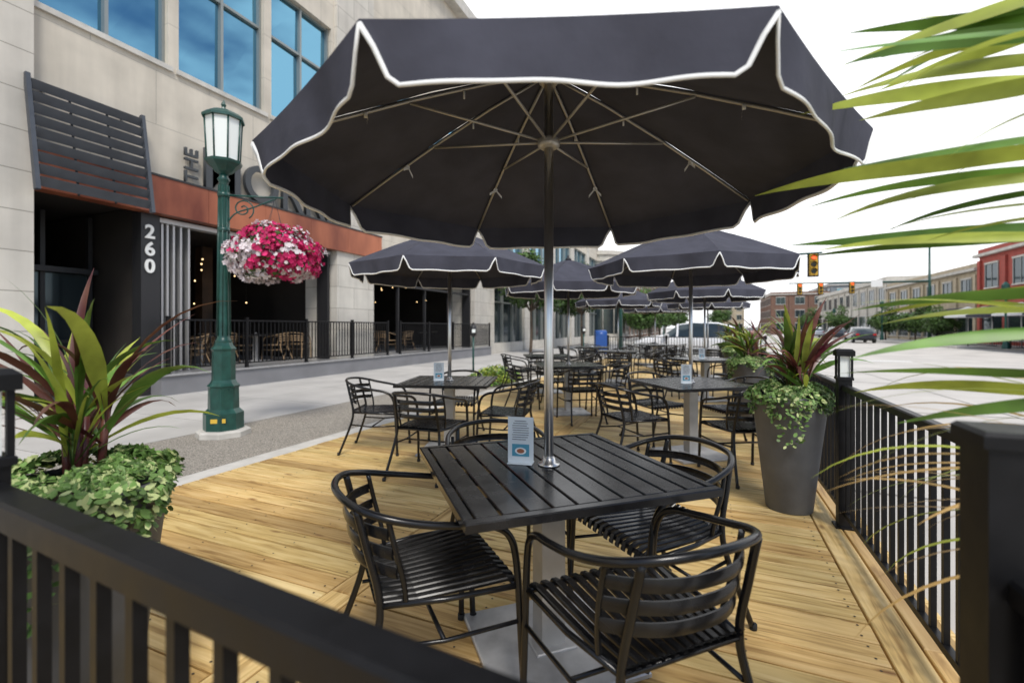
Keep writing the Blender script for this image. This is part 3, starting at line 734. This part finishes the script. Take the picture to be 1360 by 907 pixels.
def tree_mesh(name,h,cr,n,ls,seed,trunk=.09):
    rr=random.Random(seed); b=MB(); th=h-cr*1.5
    b.tube(cat([(0,0,0),(.05,.02,th*.5),(0,.04,th),(0.02,0,h-cr*.5)],4),[trunk*(1-.7*i/12) for i in range(13)],BARK,8)
    cl=[]
    for i in range(16):
        d=Vector((rr.gauss(0,1),rr.gauss(0,1),rr.gauss(0,.8))).normalized()*cr*rr.uniform(.35,.8)
        c=Vector((0,0,h-cr))+Vector((d.x,d.y,d.z)); cl.append((c,cr*rr.uniform(.25,.45)))
        b.tube([(0,0,th*.9),(c.x*.5,c.y*.5,(th+c.z)*.5),tuple(c)],[trunk*.45,trunk*.25,trunk*.08],BARK,5)
    for i in range(n):
        c,r_=cl[rr.randrange(16)]; d=Vector((rr.gauss(0,1),rr.gauss(0,1),rr.gauss(0,1))).normalized()
        p=c+d*r_*rr.uniform(.5,1.15)
        leafquad(b,p,d+Vector((rr.gauss(0,.6),rr.gauss(0,.6),rr.gauss(0,.6)+.3)),ls*rr.uniform(.7,1.3),ls*.6,TREEL,max(0,min(1,.5+.35*d.z+rr.gauss(0,.2))))
    return b.mesh(name)
TA=tree_mesh('street_tree',5.2,1.9,4200,.17,1); TBm=tree_mesh('street_tree',6.5,2.6,3200,.3,2,.14)
put(TA,'street_tree',(-8.4,22.5,0)); put(TA,'street_tree',(-7.6,30,0),2)
for p,s,r_,sc_ in ((17.3,48,4,.5),(17.3,53,1,.62),(17.4,61,2,.6),(17.2,78,3,.7),(17.3,100,2,.8),(-6,46,1,.8),(-6,54,3,.9),(-6,66,2,1),(-6.5,80,0,1.1),(3,165,0,1.5),(17.3,125,2,1.0),(-6,100,2,1.2)):
    put(TBm,'street_tree',(p,s,-.05),r_,sc=sc_)
b=MB()
for i in range(1800):
    a=R.uniform(0,6.28); f=R.random()**.5
    p=Vector((-4.75+.55*f*math.cos(a),10.2+1.1*f*math.sin(a),.02+.38*R.random()*(1-f*f*.8)+.04*noise.noise(Vector((a,f,0)))))
    leafquad(b,p,Vector((R.gauss(0,.5),R.gauss(0,.5),1)),.08,.045,LEAFY if R.random()<.5 else LEAFG,R.random())
b.obj('shrub_bed')

# ---------------------------------------------------------------- right side buildings
def bld(name,x0,x1,y0,y1,h,wm,floors,bay,faces='W',sf=True,corn=CONC2,gm=GLASSD):
    E=empty(name); b=MB(); g=MB(); b.box(x0,x1,y0,y1,-.1,h,wm); b.obj('walls',E)
    t=MB(); fh=h/floors
    def onface(yc,z,w,hh,off,th,m,side,mb):
        if side=='W': mb.box(x0-off-th,x0-off,yc-w/2,yc+w/2,z,z+hh,m)
        elif side=='E': mb.box(x1+off,x1+off+th,yc-w/2,yc+w/2,z,z+hh,m)
        else: mb.box(yc-w/2,yc+w/2,y0-off-th,y0-off,z,z+hh,m)
    for side in faces:
        a,c=(x0,x1) if side=='S' else (y0,y1)
        n=max(1,int((c-a)/bay)); st=(c-a)/n
        for i in range(n):
            yc=a+st*(i+.5)
            for f in range(floors):
                if f==0 and sf: w=st*.8; z=.4; hh=fh*.7
                else: w=st*.45; z=f*fh+fh*.28; hh=fh*.52
                onface(yc,z,w,hh,.004,.02,gm,side,g)
                onface(yc,z-.12,w+.24,.12,.003,.12,corn,side,t); onface(yc,z+hh,w+.24,.14,.003,.10,corn,side,t)
                onface(yc-w/2-.05,z+.001,.1,hh-.002,.003,.07,FRAMEW,side,t); onface(yc+w/2+.05,z+.001,.1,hh-.002,.003,.07,FRAMEW,side,t)
                onface(yc,z+.001,.06,hh-.002,.0245,.03,FRAMEW,side,t)
        for i in range(n+1):
            yc=a+st*i; onface(min(max(yc,a+.2),c-.2),0,.4,h-.3,.002,.16,wm,side,t)
    t.box(x0-.35,x1+.35,y0-.3,y1+.3,h+.001,h+.22,corn)
    t.box(x0-.1,x1,y0-.1,y1,h+.221,h+.6,wm)
    g.obj('glass',E); t.obj('trim',E); return E
bld('red_brick_building',20.5,34,24,50,7.0,RED,2,3.4,'WS')
bld('beige_shop_building',20.5,34,50.3,71,6.0,BEIGE,2,3.0,'WS',corn=CONC2)
bld('beige_shop_building',20.5,34,71.3,110,7.0,LIME,2,3.6,'WS')
bld('brown_brick_building',13,24,118,140,8.5,BROWN,3,3,'WS',False)
bld('glass_office_building',25,50,122,150,10.5,GREYB,3,4,'WS',False,gm=GLASSB)
bld('brown_brick_building',-30,-9,52,100,9,BROWN,3,3.4,'ES')
bld('beige_shop_building',2,11,170,190,9,BEIGE,3,3,'WS')
for i in range(6):
    b=MB(); y=30+i*3.3
    b.lathe((18.4,y,0),[(1.45,2.05),(1.45,2.2),(.05,2.9)],AWNW if i%2 else CLOTH,8,False); b.tube([(18.4,y,0),(18.4,y,2.9)],.03,STEEL,8); b.lathe((18.4,y,0),[(.45,.7),(.45,.74)],DARK,16); b.lathe((18.4,y,0),[(.25,0),(.25,.05)],DARK,12)
    b.obj('patio_umbrella')
b=MB()
for i in range(5):
    y=52+i*3.9; b.grid([[(20.3,y,3.0),(20.3,y+3,3.0)],[(19.2,y,2.4),(19.2,y+3,2.4)],[(19.2,y,2.15),(19.2,y+3,2.15)]],AWNW if i%2 else CLOTH,False)
b.obj('shop_awning')
fence('cafe_railing',(17.0,28),(17.0,48),-.01,.95,[0.05,5,10,15,19.9],False,ps=.06,sp=.25)

# ---------------------------------------------------------------- signals
def sighead(b,c):
    x,y,z=c
    b.box(x-.17,x+.17,y-.09,y+.09,z-.52,z+.52,SIGY); b.box(x-.25,x+.25,y+.091,y+.11,z-.6,z+.6,DARK)
    for i,mm in enumerate((SIGR,SIGD,SIGD)):
        zz=z+.34-i*.34
        b.tube([(x,y-.091,zz),(x,y-.1,zz)],.11,mm,14)
        b.tube([(x,y-.1,zz+.005),(x,y-.26,zz+.03)],.13,DARK,14,caps=False)
E=empty('traffic_signal'); b=MB()
b.tube([(-4.7,27.6,0),(-4.7,27.6,5.3)],[.13,.09],GREENP,12); b.tube([(-4.7,27.6,4.9),(5.3,27.6,5.05)],[.08,.05],GREENP,10); b.obj('mast',E)
b=MB(); sighead(b,(4.9,27.5,4.45)); sighead(b,(1.4,27.5,4.4)); b.obj('signal_heads',E)
E=empty('traffic_signal'); b=MB()
b.tube([(19.0,55,0),(19.0,55,9.0)],[.16,.08],GREENP,12); b.tube([(19,55,5.6),(7.6,55,5.8)],[.1,.05],GREENP,10)
b.tube([(19,55,8.9),(17.6,55,9.2)],.04,GREENP,6); b.box(17.0,17.7,54.85,55.15,9.12,9.22,DARK); b.obj('mast',E)
b=MB(); [sighead(b,(x,54.9,5.2)) for x in (8.6,10.4,13.0)]; b.box(14.5,15.4,54.8,54.85,5.2,5.9,PAINTW); b.obj('signal_heads',E)
for p,s in ((16.8,38),(16.8,60),(16.8,80),(-5,60)):
    b=MB(); b.lathe((p,s,0),[(.2,0),(.12,.6),(.06,1),(.05,3.3),(.2,3.4),(.2,3.9),(.05,4.1)],GREENP,8,False); b.obj('street_lamp')
b=MB(); b.box(-.28,.28,-.25,.25,.15,.95,BLUE); b.tube([(-.28,0,.95),(.28,0,.95)],.25,BLUE,20)
for x in (-.24,.24):
    for y in (-.2,.2): b.box(x-.03,x+.03,y-.03,y+.03,0,.15,BLUE)
b.obj('mailbox',None,(-5.0,23.5,-.03),.4)

# ---------------------------------------------------------------- cars
def car_mesh(paint,name):
    b=MB()
    st=[(-2.2,.42,.70,.72,.70,.62),(-2.12,.28,.86,.9,.82,.72),(-1.85,.24,.93,1.02,.88,.74),(-1.55,.24,.95,1.30,.9,.66),(-.95,.24,.94,1.47,.91,.66),(-.1,.24,.92,1.50,.91,.66),(.45,.24,.91,1.42,.91,.66),(1.05,.24,.90,.99,.9,.76),(1.7,.25,.84,.88,.88,.78),(2.1,.28,.74,.77,.82,.7),(2.24,.42,.6,.62,.7,.6)]
    rings=[]
    for x,zl,zb,zt,wb,wt in st:
        h=[(wb*.88,zl),(wb*.99,(zl+.25)),(wb,(zl+zb)/2+.08),(wb*.97,zb),(wt,zt-.02),(wt*.8,zt+.012),(0,zt+.025)]
        rings.append([(x,y,z) for y,z in h]+[(x,-y,z) for y,z in h[::-1][1:]])
    base=len(b.v); n=len(rings[0])
    for r_ in rings: b.v+=r_
    for i in range(len(rings)-1):
        for j in range(n-1):
            m=paint; sg=st[i][3]-st[i][2]>.2 or st[i+1][3]-st[i+1][2]>.2
            if j in (3,n-5) and sg: m=GLASSD
            if j in (4,5,n-6,n-7) and ((i in (2,) ) or i==6): m=GLASSD
            b.face([base+i*n+j,base+i*n+j+1,base+(i+1)*n+j+1,base+(i+1)*n+j],m,True)
        b.face([base+i*n,base+(i+1)*n,base+(i+1)*n+n-1,base+i*n+n-1],TYRE)
    b.face([base+j for j in range(n)],paint); b.face([base+(len(rings)-1)*n+j for j in range(n)][::-1],paint)
    for x in (-1.0,-.05,.5):
        for s_ in (1,-1): b.box(x-.035,x+.035,-.012,.012,0,.56,DARK if x<.4 else paint,M=Matrix.Translation((0,s_*.895,.93))@Matrix.Rotation(s_*rad(25),4,'X'))
    for x in (-1.35,1.4):
        for s_ in (1,-1):
            b.tube([(x,s_*.74,.33),(x,s_*.905,.33)],.37,TYRE,24); b.tube([(x,s_*.9,.33),(x,s_*.93,.33)],.31,TYRE,24); b.tube([(x,s_*.931,.33),(x,s_*.938,.33)],.2,ALU,12)
    for s_ in (1,-1):
        b.box(2.0,2.16,s_*.62-.15,s_*.62+.15,.62,.74,FROST); b.box(-2.2,-2.08,s_*.66-.13,s_*.66+.13,.72,.88,LAMPR)
        b.box(.8,.95,min(s_*.9,s_*1.06),max(s_*.9,s_*1.06),.94,1.05,paint)
    b.box(2.2,2.26,-.45,.45,.36,.5,TYRE)
    return b.mesh(name)
cw=car_mesh(CARW,'parked_car'); cd=car_mesh(CARD,'dark_car'); cr_=car_mesh(CARR,'red_car')
put(cw,'parked_car',(-.6,22.0,-.1),rad(176),sc=1.08)
put(cd,'parked_car',(13.6,55,-.15),rad(90)); put(cd,'parked_car',(14.8,70,-.15),rad(90)); put(cw,'parked_car',(14.8,82,-.15),rad(90)); put(cr_,'parked_car',(6,75,-.15),rad(-90))

# ---------------------------------------------------------------- world, sun, camera
w=bpy.data.worlds.new('World'); scene.world=w; w.use_nodes=True
N=w.node_tree.nodes; L=w.node_tree.links; bg=N['Background']
el,sr=rad(50),rad(140)
sky=N.new('ShaderNodeTexSky'); sky.sky_type='NISHITA'; sky.sun_disc=False; sky.sun_elevation=el; sky.sun_rotation=sr; sky.dust_density=1.0; sky.air_density=1.0
tc=N.new('ShaderNodeTexCoord'); nz=N.new('ShaderNodeTexNoise'); nz.inputs['Scale'].default_value=3.2; nz.inputs['Detail'].default_value=7; nz.inputs['Roughness'].default_value=.6
mp=N.new('ShaderNodeMapping'); mp.inputs['Scale'].default_value=(1,1,2.5); L.new(tc.outputs['Generated'],mp.inputs[0]); L.new(mp.outputs[0],nz.inputs[0])
dt=N.new('ShaderNodeVectorMath'); dt.operation='DOT_PRODUCT'; dt.inputs[1].default_value=(-.9,1.0,-1.0); L.new(tc.outputs['Generated'],dt.inputs[0])
ma=N.new('ShaderNodeMath'); ma.operation='MULTIPLY_ADD'; ma.inputs[1].default_value=1.7; L.new(nz.outputs[0],ma.inputs[0]); L.new(dt.outputs['Value'],ma.inputs[2])
mr=N.new('ShaderNodeMapRange'); mr.interpolation_type='SMOOTHSTEP'; mr.inputs[1].default_value=-.1; mr.inputs[2].default_value=.45; L.new(ma.outputs[0],mr.inputs[0])
mx=N.new('ShaderNodeMixRGB'); L.new(mr.outputs[0],mx.inputs[0]); L.new(sky.outputs[0],mx.inputs[1]); mx.inputs[2].default_value=(9.6,9.7,9.9,1)
L.new(mx.outputs[0],bg.inputs[0]); bg.inputs[1].default_value=.15
sun=bpy.data.lights.new('sun','SUN'); sun.energy=2.8; sun.angle=rad(17); sun.color=(1,.955,.88)
so=bpy.data.objects.new('sun',sun); scene.collection.objects.link(so)
dv=Vector((math.sin(sr)*math.cos(el),math.cos(sr)*math.cos(el),math.sin(el)))
so.rotation_euler=dv.to_track_quat('Z','Y').to_euler()
cam=bpy.data.cameras.new('camera'); co=bpy.data.objects.new('camera',cam); scene.collection.objects.link(co)
cam.sensor_width=36; cam.lens=620/1360*36; cam.shift_y=-18.5/1360; cam.clip_start=.02; cam.clip_end=3000
co.location=(0,0,1.3); co.rotation_euler=(math.pi/2,0,rad(22.75))
cam.dof.use_dof=True; cam.dof.focus_distance=2.3; cam.dof.aperture_fstop=2.0
scene.camera=co
scene.view_settings.view_transform='Standard'; scene.view_settings.look='None'; scene.view_settings.exposure=0
